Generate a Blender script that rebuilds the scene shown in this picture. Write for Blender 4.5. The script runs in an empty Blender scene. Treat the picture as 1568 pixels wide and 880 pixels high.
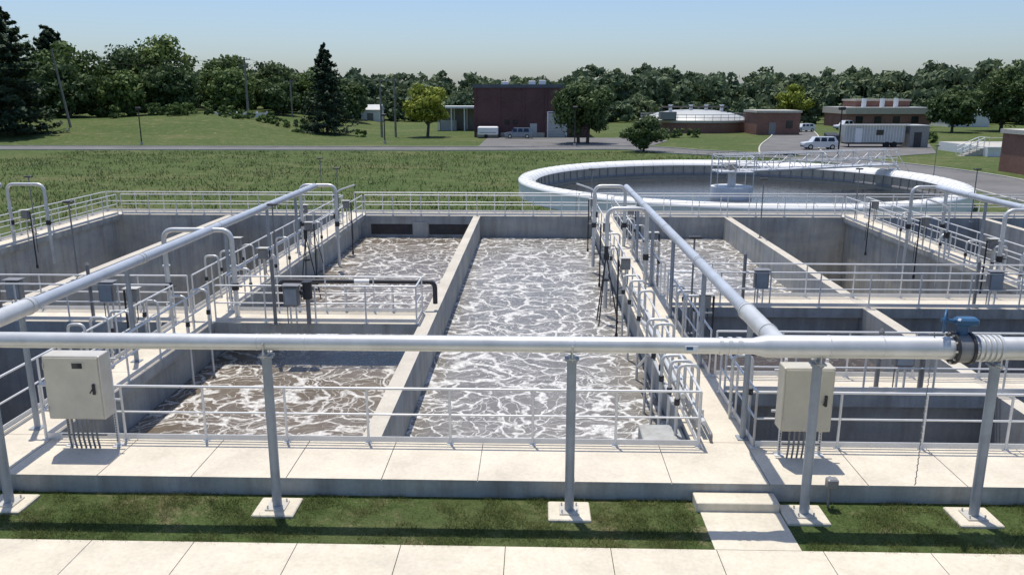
import bpy, math, numpy as np
from mathutils import Vector, Matrix
rng=np.random.default_rng(7)
S=bpy.context.scene
R=math.radians
# ------------------------------------------------------------ materials
def newmat(name):
    m=bpy.data.materials.new(name); m.use_nodes=True
    nt=m.node_tree; nt.nodes.clear()
    o=nt.nodes.new('ShaderNodeOutputMaterial'); b=nt.nodes.new('ShaderNodeBsdfPrincipled')
    nt.links.new(b.outputs[0],o.inputs[0])
    return m,nt,b,o
def N(nt,t,**k):
    n=nt.nodes.new(t)
    for a,v in k.items(): setattr(n,a,v)
    return n
def ramp(nt,src,p0,p1,c0=(0,0,0,1),c1=(1,1,1,1)):
    r=nt.nodes.new('ShaderNodeValToRGB'); e=r.color_ramp.elements
    e[0].position=p0;e[1].position=p1;e[0].color=c0;e[1].color=c1
    nt.links.new(src,r.inputs[0]); return r.outputs[0]
def mix(nt,f,a,b,typ='MIX'):
    m=nt.nodes.new('ShaderNodeMix'); m.data_type='RGBA'; m.blend_type=typ
    for s,v in ((0,f),(6,a),(7,b)):
        if isinstance(v,(int,float)): m.inputs[s].default_value=v
        elif isinstance(v,tuple): m.inputs[s].default_value=(v+(1,))[:4]
        else: nt.links.new(v,m.inputs[s])
    return m.outputs[2]
def pos(nt,sc=(1,1,1)):
    g=nt.nodes.new('ShaderNodeNewGeometry'); mp=nt.nodes.new('ShaderNodeMapping')
    mp.inputs['Scale'].default_value=sc
    nt.links.new(g.outputs['Position'],mp.inputs[0]); return mp.outputs[0]
def noise(nt,vec,scale,detail=4,rough=.6,dist=0):
    n=N(nt,'ShaderNodeTexNoise'); n.inputs['Scale'].default_value=scale
    n.inputs['Detail'].default_value=detail; n.inputs['Roughness'].default_value=rough; n.inputs['Distortion'].default_value=dist
    nt.links.new(vec,n.inputs['Vector']); return n.outputs['Fac']
def bump(nt,b,h,s,d=.02):
    x=N(nt,'ShaderNodeBump'); x.inputs['Strength'].default_value=s; x.inputs['Distance'].default_value=d
    nt.links.new(h,x.inputs['Height']); nt.links.new(x.outputs[0],b.inputs['Normal'])
def simple(name,c,rough=.6,metal=0,var=.15,scale=3,bs=0.0,spec=.5):
    m,nt,b,o=newmat(name)
    v=pos(nt); f=ramp(nt,noise(nt,v,scale,4,.65),.3,.7)
    d=tuple(x*(1-var) for x in c); l=tuple(min(1,x*(1+var)) for x in c)
    nt.links.new(mix(nt,f,d,l),b.inputs['Base Color'])
    b.inputs['Roughness'].default_value=rough; b.inputs['Metallic'].default_value=metal
    b.inputs['Specular IOR Level'].default_value=spec
    if bs: bump(nt,b,noise(nt,v,scale*8,3),bs)
    return m
def concrete(name,c,stain=(.2,.19,.17),amt=.45,vert=False):
    m,nt,b,o=newmat(name); v=pos(nt)
    f1=ramp(nt,noise(nt,v,.7,6,.7),.35,.7)
    f2=ramp(nt,noise(nt,v,14,4,.7),.3,.75)
    col=mix(nt,f1,tuple(x*.84 for x in c),tuple(min(1,x*1.07) for x in c))
    mm=mix(nt,f2,(.86,.86,.86),(1.04,1.04,1.03)); col=mix(nt,1.0,col,mm,'MULTIPLY')
    if vert:
        vs=pos(nt,(1,1,.12)); s=ramp(nt,noise(nt,vs,2.2,5,.7),.43,.70)
        col=mix(nt,mix(nt,amt,(0,0,0),s),col,stain)
        bigp=ramp(nt,noise(nt,pos(nt,(.4,.4,1.2)),1.0,2),.4,.6); col=mix(nt,1.0,col,mix(nt,bigp,(.88,.90,.93),(1.07,1.05,1.0)),'MULTIPLY')
    else:
        s=ramp(nt,noise(nt,v,1.3,7,.8,.5),.52,.74)
        col=mix(nt,mix(nt,amt*.55,(0,0,0),s),col,stain)
    nt.links.new(col,b.inputs['Base Color']); b.inputs['Roughness'].default_value=.85
    b.inputs['Specular IOR Level'].default_value=.25
    bump(nt,b,noise(nt,v,40,3),.15,.01)
    return m
M={}
M['deck']=concrete('deck_concrete',(.70,.63,.51),(.36,.30,.22),.65)
M['walk']=concrete('sidewalk_concrete',(.71,.64,.51),(.38,.32,.22),.65)
M['wall']=concrete('tank_wall_concrete',(.45,.455,.44),(.20,.18,.15),.62,True)
M['div']=concrete('divider_concrete',(.60,.55,.46),(.25,.21,.16),.6)
M['alu']=simple('aluminium_rail',(.68,.68,.67),.42,.25,.08,2)
M['pipe']=simple('galvanised_pipe',(.62,.62,.60),.42,.35,.14,1.5,.05)
M['pipeb']=simple('painted_grey_pipe',(.46,.49,.53),.45,.2,.12,1.5)
M['post']=simple('support_grey',(.30,.33,.36),.5,.2,.15,2)
M['steel']=simple('stainless_cabinet',(.60,.57,.50),.42,.3,.08,3)
M['cab2']=simple('beige_cabinet',(.56,.52,.42),.45,.15,.06,3)
M['dark']=simple('dark_metal',(.035,.035,.04),.5,.2,.3,4)
M['midg']=simple('grey_box',(.22,.22,.22),.5,.2,.15,4)
M['blue']=simple('blue_valve_paint',(.03,.10,.20),.45,0,.2,5)
M['white']=simple('white_paint',(.78,.78,.77),.5,0,.06,.6)
M['whitem']=simple('white_cover',(.80,.80,.78),.45,.0,.08,.5)
M['asph']=simple('asphalt',(.16,.155,.15),.9,0,.2,.3,.1,.2)
M['kerb']=simple('kerb_concrete',(.46,.44,.38),.85)
M['tin']=simple('trailer_grey',(.45,.46,.44),.5,.1,.08,.8)
M['glass']=simple('dark_glass',(.02,.025,.03),.12,0,.1,1)
M['tyre']=simple('tyre_rubber',(.02,.02,.02),.8)
M['carb']=simple('car_white',(.66,.67,.68),.25,.1,.02,1)
M['cars']=simple('car_silver',(.22,.26,.32),.25,.4,.05,1)
M['wood']=simple('pole_wood',(.22,.20,.17),.9,0,.3,2)
M['bark']=simple('bark',(.085,.07,.055),.95,0,.35,3,.3)
M['roof']=simple('dark_roof',(.09,.10,.12),.7,0,.15,.5)
M['beige']=simple('beige_panel',(.46,.41,.33),.7)
def brickmat(name,c):
    m,nt,b,o=newmat(name)
    tc=nt.nodes.new('ShaderNodeNewGeometry'); sep=nt.nodes.new('ShaderNodeSeparateXYZ'); cmb=nt.nodes.new('ShaderNodeCombineXYZ')
    nt.links.new(tc.outputs['Position'],sep.inputs[0])
    ad=N(nt,'ShaderNodeMath',operation='ADD'); nt.links.new(sep.outputs[0],ad.inputs[0]); nt.links.new(sep.outputs[1],ad.inputs[1])
    nt.links.new(ad.outputs[0],cmb.inputs[0]); nt.links.new(sep.outputs[2],cmb.inputs[1])
    br=nt.nodes.new('ShaderNodeTexBrick'); nt.links.new(cmb.outputs[0],br.inputs['Vector'])
    br.inputs['Scale'].default_value=3.0; br.inputs['Mortar Size'].default_value=.015
    br.inputs['Color1'].default_value=(*c,1); br.inputs['Color2'].default_value=(*[x*.75 for x in c],1)
    br.inputs['Mortar'].default_value=(*[x*1.2+.03 for x in c],1)
    f=ramp(nt,noise(nt,pos(nt),.35,4),.3,.7)
    nt.links.new(mix(nt,1.0,br.outputs[0],mix(nt,f,(.8,.8,.8),(1.1,1.1,1.1)),'MULTIPLY'),b.inputs['Base Color'])
    b.inputs['Roughness'].default_value=.9; b.inputs['Specular IOR Level'].default_value=.15
    return m
M['brickd']=brickmat('maroon_brick',(.13,.070,.070))
M['brick']=brickmat('red_brick',(.26,.14,.11))
def leafmat(name,dk,lt,tr=.22):
    m,nt,b,o=newmat(name)
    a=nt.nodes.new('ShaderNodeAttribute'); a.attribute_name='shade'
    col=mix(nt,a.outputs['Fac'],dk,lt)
    f=ramp(nt,noise(nt,pos(nt),.07,3),.35,.65)
    col=mix(nt,1.0,col,mix(nt,f,(.78,.85,.82),(1.25,1.15,1.05)),'MULTIPLY')
    nt.links.new(col,b.inputs['Base Color']); b.inputs['Roughness'].default_value=.65
    b.inputs['Specular IOR Level'].default_value=.2
    t=nt.nodes.new('ShaderNodeBsdfTranslucent'); nt.links.new(col,t.inputs[0])
    ms=nt.nodes.new('ShaderNodeMixShader'); ms.inputs[0].default_value=tr
    nt.links.new(b.outputs[0],ms.inputs[1]); nt.links.new(t.outputs[0],ms.inputs[2]); nt.links.new(ms.outputs[0],o.inputs[0])
    return m
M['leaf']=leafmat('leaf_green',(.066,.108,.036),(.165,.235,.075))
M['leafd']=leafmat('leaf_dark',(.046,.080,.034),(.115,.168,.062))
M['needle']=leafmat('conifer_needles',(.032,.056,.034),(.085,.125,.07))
M['leafy']=leafmat('leaf_yellow_green',(.14,.18,.03),(.33,.39,.07))
M['leaff']=leafmat('leaf_far_hazed',(.082,.120,.072),(.170,.220,.115))  # distance haze put into the leaf colour: lighter, bluer greens
M['grassb']=leafmat('grass_blades',(.055,.090,.022),(.23,.23,.09),.25)
M['fieldb']=leafmat('field_blades',(.075,.120,.035),(.24,.25,.11),.1)
def groundmat():
    m,nt,b,o=newmat('ground_grass'); v=pos(nt)
    g=mix(nt,ramp(nt,noise(nt,v,.05,5,.6),.35,.65),(.080,.125,.040),(.120,.155,.058))
    g=mix(nt,ramp(nt,noise(nt,v,1.6,6,.8),.35,.7),g,(.052,.080,.026))
    s=ramp(nt,noise(nt,pos(nt,(.35,1,1)),.16,6,.7),.50,.70)
    g=mix(nt,mix(nt,.6,(0,0,0),s),g,(.18,.165,.09))
    s2=ramp(nt,noise(nt,v,.9,6,.8),.54,.66)
    g=mix(nt,mix(nt,.7,(0,0,0),s2),g,(.28,.23,.15))
    s3=ramp(nt,noise(nt,pos(nt,(.5,1.4,1)),.4,6,.85),.45,.62)
    g=mix(nt,mix(nt,.5,(0,0,0),s3),g,(.058,.095,.03))
    g=mix(nt,1.0,g,mix(nt,ramp(nt,noise(nt,v,26,4,.8),.3,.7),(.5,.5,.45),(1.45,1.4,1.3)),'MULTIPLY')
    nt.links.new(g,b.inputs['Base Color']); b.inputs['Roughness'].default_value=.95; b.inputs['Specular IOR Level'].default_value=.1
    bump(nt,b,noise(nt,v,9,6,.85),.7,.08); return m
M['ground']=groundmat()
def watermat(name,base,foam,th,cov,rough=.25,amount=1.0):
    m,nt,b,o=newmat(name); v=pos(nt)
    n=N(nt,'ShaderNodeTexNoise'); n.inputs['Scale'].default_value=.42; n.inputs['Detail'].default_value=4; nt.links.new(v,n.inputs['Vector'])
    sb=N(nt,'ShaderNodeVectorMath',operation='SUBTRACT'); nt.links.new(n.outputs['Color'],sb.inputs[0]); sb.inputs[1].default_value=(.5,.5,.5)
    sc=N(nt,'ShaderNodeVectorMath',operation='SCALE'); nt.links.new(sb.outputs[0],sc.inputs[0]); sc.inputs['Scale'].default_value=3.8
    ad=N(nt,'ShaderNodeVectorMath',operation='ADD'); nt.links.new(v,ad.inputs[0]); nt.links.new(sc.outputs[0],ad.inputs[1])
    n2=N(nt,'ShaderNodeTexNoise'); n2.inputs['Scale'].default_value=2.0; n2.inputs['Detail'].default_value=4; nt.links.new(v,n2.inputs['Vector'])
    sc2=N(nt,'ShaderNodeVectorMath',operation='SCALE'); nt.links.new(n2.outputs['Color'],sc2.inputs[0]); sc2.inputs['Scale'].default_value=.45
    ad2=N(nt,'ShaderNodeVectorMath',operation='ADD'); nt.links.new(ad.outputs[0],ad2.inputs[0]); nt.links.new(sc2.outputs[0],ad2.inputs[1])
    def vor(s):
        x=N(nt,'ShaderNodeTexVoronoi',feature='DISTANCE_TO_EDGE',voronoi_dimensions='2D'); x.inputs['Scale'].default_value=s
        nt.links.new(ad2.outputs[0],x.inputs['Vector']); return x.outputs['Distance']
    def less(d,t,lo=.4):
        s=N(nt,'ShaderNodeMath',operation='DIVIDE'); nt.links.new(d,s.inputs[0]); nt.links.new(t,s.inputs[1])
        return ramp(nt,s.outputs[0],lo,1.0,(1,1,1,1),(0,0,0,1))
    big=ramp(nt,noise(nt,v,.6,5,.7,.6),.38,.70)
    tm=N(nt,'ShaderNodeMapRange'); nt.links.new(big,tm.inputs[0]); tm.inputs[3].default_value=th*.4; tm.inputs[4].default_value=th*2.3
    a1=less(vor(1.15),tm.outputs[0])
    big2=ramp(nt,noise(nt,v,.9,3,.6),.4,.65)
    tm2=N(nt,'ShaderNodeMapRange'); nt.links.new(big2,tm2.inputs[0]); tm2.inputs[3].default_value=th*.2; tm2.inputs[4].default_value=th*1.5
    a2=less(vor(2.8),tm2.outputs[0])
    fm=mix(nt,1.0,a1,mix(nt,.7,(0,0,0),a2),'LIGHTEN')
    fine=ramp(nt,noise(nt,v,7,6,.8),.36,.60,(.2,.2,.2,1),(1,1,1,1))
    fm=mix(nt,1.0,fm,fine,'MULTIPLY'); fm=mix(nt,1.0,fm,(amount,)*3,'MULTIPLY')
    wb=mix(nt,ramp(nt,noise(nt,v,.4,5,.7),.35,.7),base,tuple(x*1.4 for x in base))
    wb=mix(nt,mix(nt,cov,(0,0,0),ramp(nt,noise(nt,v,3,7,.85,.8),.49,.68)),wb,tuple(.5*x+.5*y for x,y in zip(base,foam)))
    nt.links.new(mix(nt,fm,wb,foam),b.inputs['Base Color'])
    rr=mix(nt,fm,(rough,)*3,(.8,.8,.8)); nt.links.new(rr,b.inputs['Roughness'])
    b.inputs['Specular IOR Level'].default_value=.35
    bump(nt,b,mix(nt,.5,noise(nt,v,3.5,5,.7),fm),.4,.06)
    return m
M['w1']=watermat('aerated_water',(.158,.143,.122),(.78,.77,.74),.08,.5)
M['w2']=watermat('aerated_water_brown',(.13,.104,.076),(.74,.72,.67),.078,.35)
M['w3']=watermat('still_water',(.075,.067,.068),(.3,.29,.27),.05,.1,.12,.4)
M['w4']=watermat('clarifier_water',(.04,.042,.04),(.1,.1,.1),.04,.1,.08,.2)
# ------------------------------------------------------------ mesh builder
class MB:
    def __init__(s): s.v=[];s.f=[];s.m=[];s.sm=[];s.mats=[]
    def mi(s,k):
        if k not in s.mats: s.mats.append(k)
        return s.mats.index(k)
    def add(s,vs,fs,k,smooth=False):
        o=len(s.v); i=s.mi(k); s.v+= [tuple(p) for p in vs]
        for f in fs: s.f.append(tuple(o+a for a in f)); s.m.append(i); s.sm.append(smooth)
    def box(s,x0,x1,y0,y1,z0,z1,k,top=None):
        vs=[(x0,y0,z0),(x1,y0,z0),(x1,y1,z0),(x0,y1,z0),(x0,y0,z1),(x1,y0,z1),(x1,y1,z1),(x0,y1,z1)]
        s.add(vs,[(0,3,2,1),(0,1,5,4),(1,2,6,5),(2,3,7,6),(3,0,4,7)],k)
        s.add(vs[4:],[(0,1,2,3)],top or k)
    def bbox(s,x0,x1,y0,y1,z0,z1,k,b=.02):
        vs=[];
        for z,i in ((z0,b),(z0+b,0),(z1-b,0),(z1,b)):
            c=b
            for (x,y) in ((x0+i+c,y0+i),(x1-i-c,y0+i),(x1-i,y0+i+c),(x1-i,y1-i-c),(x1-i-c,y1-i),(x0+i+c,y1-i),(x0+i,y1-i-c),(x0+i,y0+i+c)): vs.append((x,y,z))
        fs=[tuple(range(7,-1,-1)),tuple(range(24,32))]
        for l in range(3):
            for j in range(8): fs.append((l*8+j,l*8+(j+1)%8,(l+1)*8+(j+1)%8,(l+1)*8+j))
        s.add(vs,fs,k)
    def sweep(s,pts,r,k,n=10,caps=True):
        P=[Vector(p) for p in pts]; L=len(P)
        if not isinstance(r,(list,tuple)): r=[r]*L
        T=[]
        for i in range(L):
            a=P[max(0,i-1)];b=P[min(L-1,i+1)]; T.append((b-a).normalized())
        u=T[0].orthogonal().normalized(); vs=[];fs=[]
        for i in range(L):
            u=(u-T[i]*u.dot(T[i])).normalized(); w=T[i].cross(u)
            for j in range(n):
                a=2*math.pi*j/n; vs.append(P[i]+(u*math.cos(a)+w*math.sin(a))*r[i])
        for i in range(L-1):
            for j in range(n): fs.append((i*n+j,i*n+(j+1)%n,(i+1)*n+(j+1)%n,(i+1)*n+j))
        s.add(vs,fs,k,True)
        if caps:
            s.add(vs[:n],[tuple(range(n-1,-1,-1))],k); s.add(vs[-n:],[tuple(range(n))],k)
    def cyl(s,a,b,r,k,n=12,r2=None): s.sweep([a,b],[r,r if r2 is None else r2],k,n)
    def build(s,name,parent=None):
        me=bpy.data.meshes.new(name); me.from_pydata(s.v,[],s.f)
        for k in s.mats: me.materials.append(M[k])
        me.polygons.foreach_set('material_index',s.m); me.polygons.foreach_set('use_smooth',s.sm); me.update()
        ob=bpy.data.objects.new(name,me); S.collection.objects.link(ob)
        if parent: ob.parent=parent
        return ob
def fillet(pts,rad,k=6):
    P=[Vector(p) for p in pts]; out=[P[0]]
    for i in range(1,len(P)-1):
        d1=(P[i]-P[i-1]);d2=(P[i+1]-P[i]); q=min(rad,d1.length*.49,d2.length*.49)
        a=P[i]-d1.normalized()*q; b=P[i]+d2.normalized()*q
        for j in range(k+1):
            t=j/k; out.append(a*(1-t)**2+P[i]*2*t*(1-t)+b*t*t)
    out.append(P[-1]); return out
def empty(name):
    e=bpy.data.objects.new(name,None); S.collection.objects.link(e); e.empty_display_size=.5; return e
# ------------------------------------------------------------ terrain
def sm(t):
    t=np.clip(t,0,1); return t*t*(3-2*t)
def gz(x,y):
    x=np.asarray(x,float);y=np.asarray(y,float)
    z=-.32-.68*sm((y-13)/26)
    hill=sm((y-117)/32)*sm((-x-30)/28)
    z=z+3.0*hill
    z=z+hill*(.25*np.sin(x*.09+1)+.2*np.sin(x*.21+y*.1))
    z=z+4*sm((y-210)/160)
    return z
CX,CY,CR=14.6,60.5,15.8
def lines(a,b,fine0,fine1,must):
    L=list(np.arange(fine0,fine1+.01,.8))
    x=fine0; st=1.5
    while x>a: x-=st; L.append(x); st=min(st*1.12,90 if x<-150 else 4)
    x=fine1; st=1.5
    while x<b: x+=st; L.append(x); st=min(st*1.12,90 if x>300 else 5)
    L=sorted(L)
    L=[l for l in L if all(abs(l-m)>.35 for m in must)]+list(must)
    return np.array(sorted(L))
xs=lines(-1500,1500,CX-17,CX+17,[-23.6,30.0]); ys=lines(-60,2500,43.6,78,[12.4,43.6])
X,Y=np.meshgrid(xs,ys); Z=gz(X,Y); nx=len(xs)
vs=np.stack([X.ravel(),Y.ravel(),Z.ravel()],1); fs=[]
for j in range(len(ys)-1):
    for i in range(nx-1):
        cx=(xs[i]+xs[i+1])/2; cy=(ys[j]+ys[j+1])/2
        if -23.6<cx<30 and 12.4<cy<43.6: continue
        if math.hypot(cx-CX,cy-CY)<CR-.75: continue
        a=j*nx+i; fs.append((a,a+1,a+nx+1,a+nx))
me=bpy.data.meshes.new('ground'); me.from_pydata(vs.tolist(),[],fs); me.materials.append(M['ground']); me.polygons.foreach_set('use_smooth',[True]*len(fs)); me.update()
S.collection.objects.link(bpy.data.objects.new('ground',me))
def road(name,pts,w,kerb=True):
    P=[Vector((*p,0)) for p in pts]; out=[]
    Q=[P[0]*2-P[1]]+P+[P[-1]*2-P[-2]]
    for i in range(1,len(Q)-2):
        for t in np.linspace(0,1,14,endpoint=False):
            a,b,c,d=Q[i-1:i+3]
            out.append(.5*((2*b)+(c-a)*t+(2*a-5*b+4*c-d)*t*t+(3*b-3*c+d-a)*t**3))
    out.append(P[-1]); mb=MB(); L=len(out)
    def nrm(i):
        T=(out[min(L-1,i+1)]-out[max(0,i-1)]).normalized(); return Vector((-T.y,T.x,0))
    def strip(o0,o1,h,k):
        vv=[]
        for i,p in enumerate(out):
            for o in (o0,o1):
                q=p+nrm(i)*o; vv.append((q.x,q.y,float(gz(q.x,q.y))+h))
        mb.add(vv,[(2*i,2*i+1,2*i+3,2*i+2) for i in range(L-1)],k)
    strip(w/2,-w/2,.04,'asph')
    if kerb:
        for s in (1,-1):
            strip(s*w/2,s*(w/2+.2),.15,'kerb')
            for e in (s*w/2,s*(w/2+.2)):
                vv=[]
                for i,p in enumerate(out):
                    q=p+nrm(i)*e; g=float(gz(q.x,q.y)); vv+=[(q.x,q.y,g-.1),(q.x,q.y,g+.15)]
                mb.add(vv,[(2*i,2*i+1,2*i+3,2*i+2) for i in range(L-1)],'kerb')
    return mb.build(name)
road('access_road',[(-160,113),(-90,110),(-40,110),(-8,110),(12,112),(20,104),(30,97)],7)
road('service_road',[(30.5,96.5),(36,86),(38.5,74),(37,60),(36.5,45),(37,30)],6.5)
road('service_road',[(31,99),(36,117),(47,150),(62,205)],7.5)
mb=MB()
vv=[(-8,114.2),(8,116.5),(17,118),(21,130),(18,138),(-8,138)]
mb.add([(x,y,float(gz(x,y))+.046) for x,y in vv],[tuple(range(6))],'asph')
vv=[(34,92),(50,103),(58,122),(40,124),(37,112)]
mb.add([(x,y,float(gz(x,y))+.052) for x,y in vv],[tuple(range(5))],'asph'); mb.build('parking_lot')
# ------------------------------------------------------------ tank structure
W=[(-23.35,-22.2),(-10.2,-9.05),(2.95,4.1),(16.1,17.25)]
D=[-16.2,-3.05,10.1,23.3]
mb=MB()
mb.box(-23.6,30,12.38,14.0,-6,-.03,'wall')
x=-23.6; 
while x<30:
    x1=min(x+1.62,30); mb.box(x,x1-.014,12.37,13.995,-.03,0,'wall','deck'); x=x1
mb.box(-23.6,30,42.3,43.6,-6,0,'wall','deck')
mb.box(-23.6,W[0][0],14.0,42.3,-6,0,'wall','deck')
for a,b in W:
    y=14.0
    while y<42.29:
        y1=min(y+3.54,42.3); mb.box(a,b,y+.006,y1-.006,-.2,0,'wall','deck'); y=y1
    mb.box(a+.03,b-.03,14.0,42.3,-.28,-.2,'wall'); mb.box(a+.18,b-.18,14.0,42.3,-6,-.28,'wall')
for c in D: mb.box(c-.18,c+.18,14.0,42.3,-6,-.005,'wall','div')
mb.box(29.6,30,14.0,42.3,-6,0,'wall','deck')
def bridge(x0,x1,y0,y1,wall=False):
    mb.box(x0,x1,y0,y1,-.3,0,'wall','deck')
    if wall: mb.box(x0,x1,y0+.25,y1-.6,-6,-.3,'wall')
bridge(-9.05,-3.23,21.7,23.0); bridge(-16.02,-10.2,21.7,23.0,True); bridge(-22.2,-16.38,21.7,23.0,True)
for y0,y1 in ((23.8,25.2),(16.6,17.7)):
    for x0,x1 in ((4.1,9.92),(10.28,16.1),(17.25,23.1)): bridge(x0,x1,y0,y1,True)
mb.box(-23.5,29.9,14,42.3,-6.2,-6,'div')
mb.box(10.3,16.0,25.3,42.2,-6.0,-5.4,'div')
for x0,x1 in ((-8.7,-6.5),(-5.6,-3.4),(4.5,5.6)): mb.box(x0,x1,42.288,42.3,-1.0,-.45,'dark')  # wall openings: their inner shade painted as flat dark panels, not recessed
mb.box(-6.45,-5.65,42.2,42.297,-1.3,-.35,'wall')
mb.build('aeration_tank')
def water(name,x0,x1,y0,y1,z,k):
    m=MB(); m.add([(x0,y0,z),(x1,y0,z),(x1,y1,z),(x0,y1,z)],[(0,1,2,3)],k); m.build(name)
water('water',-9.2,-3.2,14.02,42.28,-1.15,'w2')
water('water',-2.88,3.1,14.02,42.28,-1.15,'w1')
water('water',3.95,9.95,24.5,42.28,-1.15,'w1')
water('water',3.95,9.95,17.2,24.2,-1.35,'w3')
water('water',3.95,9.95,14.02,16.9,-1.6,'w3')
water('water',10.25,16.3,14.02,16.9,-1.6,'w3')
water('water',10.25,16.3,17.2,24.2,-3.6,'w3')
water('water',17.1,29.6,14.02,42.2,-3,'w3')
water('water',-22.3,-10.1,14.02,22.2,-4.2,'w3')
# ------------------------------------------------------------ railings
RC=[0]
def railing(pts,sp=1.5,z=0,H=1.07,name='guard_railing',toe=True,k='alu'):
    mb=MB(); RC[0]+=1; jz=.0011*(RC[0]%7); H=H+jz
    for i in range(len(pts)-1):
        a=Vector((*pts[i],z));b=Vector((*pts[i+1],z)); L=(b-a).length; n=max(1,round(L/sp)); d=(b-a)/L
        up=Vector((0,0,1))
        for j in range(n+1):
            if j==0 and i>0: continue
            p=a+d*(L*j/n)
            mb.cyl(p,p+up*H,.024,k,8)
            q=.06-.0013*(RC[0]%5)
            mb.box(p.x-q,p.x+q,p.y-q,p.y+q,z+.001,z+.014+jz,k)
        for h,r in ((H,.025),(H*.53,.02)):
            mb.cyl(a+up*h,b+up*h,r,k,8)
        if toe:
            nrm=Vector((-d.y,d.x,0))*.008
            e=[a+nrm,b+nrm,b-nrm,a-nrm]
            vs=[(p.x,p.y,z+.025) for p in e]+[(p.x,p.y,z+.13+jz) for p in e]
            mb.add(vs,[(0,3,2,1),(4,5,6,7),(0,1,5,4),(1,2,6,5),(2,3,7,6),(3,0,4,7)],k)
    return mb.build(name)
YF=13.8
railing([(-9.13,YF),(3.03,YF)]); railing([(4.03,YF),(16.15,YF)]); railing([(-22.25,YF),(-10.12,YF)]); railing([(17.2,YF),(29.5,YF)])
for (a,b) in W:
    left = a<-3
    y0,y1=(21.7,23.0) if left else (23.8,25.2)
    segs=[(YF,y0),(y1,42.25)] if left else [(YF,16.6),(17.7,y0),(y1,42.25)]
    for s in segs: railing([(b-.07,s[0]),(b-.07,s[1])])
    if a>-22:
        if abs(a-2.95)<.1: segs=[(YF,42.25)]
        for s in segs: railing([(a+.07,s[0]),(a+.07,s[1])])
railing([(-9.0,21.76),(-3.3,21.76),(-3.3,22.94),(-9.0,22.94)])
railing([(-10.25,21.76),(-22.1,21.76)]); railing([(-10.25,22.94),(-22.1,22.94)])
for y in (23.86,25.14,16.66,17.64): railing([(4.15,y),(16.05,y)]); railing([(17.3,y),(23,y)])
for x0,x1 in ((-22.1,-10.25),(-9,2.9),(4.15,16.05),(17.3,29.5)): railing([(x0,42.36),(x1,42.36)])
railing([(-23.45,43.52),(-11,43.52)]); railing([(-9.8,43.52),(29.8,43.52)])
railing([(-23.5,13),(-23.5,43.5)])
# ------------------------------------------------------------ front air header pipe + supports
PZ=2.54; PY=11.9
mb=MB()
mb.sweep([(-30,PY,PZ),(3.35,PY,PZ),(3.55,PY,PZ),(40,PY,PZ)],[.125,.125,.175,.175],'pipe',28)
for x in (-4.3,-3.55,.62,3.0,3.18): mb.cyl((x-.012,PY,PZ),(x+.012,PY,PZ),.131,'pipe',28)
for x in (2.86,3.0,3.14): mb.cyl((x-.03,PY,PZ),(x+.03,PY,PZ),.139,'pipe',28)
for x in (4.5,5.3): mb.cyl((x-.012,PY,PZ),(x+.012,PY,PZ),.181,'pipe',28)
mb.box(2.3,2.5,PY-.131,PY-.12,PZ-.05,PZ+.03,'white'); mb.box(2.32,2.42,PY-.133,PY-.1311,PZ-.03,PZ+.02,'blue')
VX=6.48
for i in range(5): mb.cyl((VX+.24+i*.08-.022,PY,PZ),(VX+.24+i*.08+.022,PY,PZ),.205,'pipe',28)
for x in (VX-.12,VX+.12): mb.cyl((x-.022,PY,PZ),(x+.022,PY,PZ),.25,'dark',24)
mb.cyl((VX-.098,PY,PZ),(VX+.098,PY,PZ),.225,'midg',24)
for x in (VX-.14,VX+.14):
    for j in range(10):
        a=j*math.pi/5; mb.cyl((x-.03,PY+.22*math.cos(a),PZ+.22*math.sin(a)),(x+.03,PY+.22*math.cos(a),PZ+.22*math.sin(a)),.017,'steel',6)
mb.bbox(VX-.07,VX+.07,PY-.06,PY+.06,PZ+.2,PZ+.38,'blue',.02)
mb.bbox(VX-.13,VX+.2,PY-.1,PY+.1,PZ+.36,PZ+.48,'blue',.03)
mb.cyl((VX-.13,PY,PZ+.42),(VX-.33,PY,PZ+.44),.03,'blue')
c=Vector((VX-.3,PY-.05,PZ+.44)); ring_=[c+Vector((.10*math.cos(a),.17*math.cos(a),.17*math.sin(a))) for a in np.linspace(0,2*math.pi,25)]
mb.sweep(ring_,.018,'blue',6,False)
for j in range(0,24,6): mb.cyl(c,ring_[j],.012,'blue',6)
for j in range(46):
    z=PZ+.25-j*.055; o=.012 if j%2 else 0
    mb.cyl((VX-.42+o,PY-.02,z),(VX-.42-o,PY-.02,z-.05),.008,'midg',5)
mb.build('air_header_pipe')
for x in (-13.1,-8.65,-4.18,.59,4.36,7.05,11.2,15.3):
    mb=MB(); g=-.32
    mb.bbox(x-.34,x+.34,PY-.3,PY+.3,g-.1,g+.05,'walk',.015)
    mb.box(x-.16,x+.16,PY-.16,PY+.16,g+.05,g+.075,'steel')
    for a in (-.12,.12):
        for b in (-.12,.12): mb.cyl((x+a,PY+b,g+.07),(x+a,PY+b,g+.13),.014,'steel',6)
    r=.075; top=PZ-(.125 if x<3.4 else .175)
    mb.cyl((x,PY,g+.07),(x,PY,top-.1),r,'post',18)
    mb.cyl((x,PY,top-.14),(x,PY,top-.11),.1,'post',18)
    mb.box(x-.11,x+.11,PY-.09,PY+.09,top-.11,top-.085,'post')
    mb.box(x-.02,x+.02,PY-.02,PY+.02,top-.085,top-.002,'post')
    for s in (-1,1): mb.cyl((x,PY+s*.14,top-.1),(x,PY+s*.14,top+.14),.012,'steel',6)
    mb.box(x-.05,x+.05,PY-.16,PY+.16,top-.08,top-.065,'steel')
    mb.build('pipe_support_post')
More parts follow.
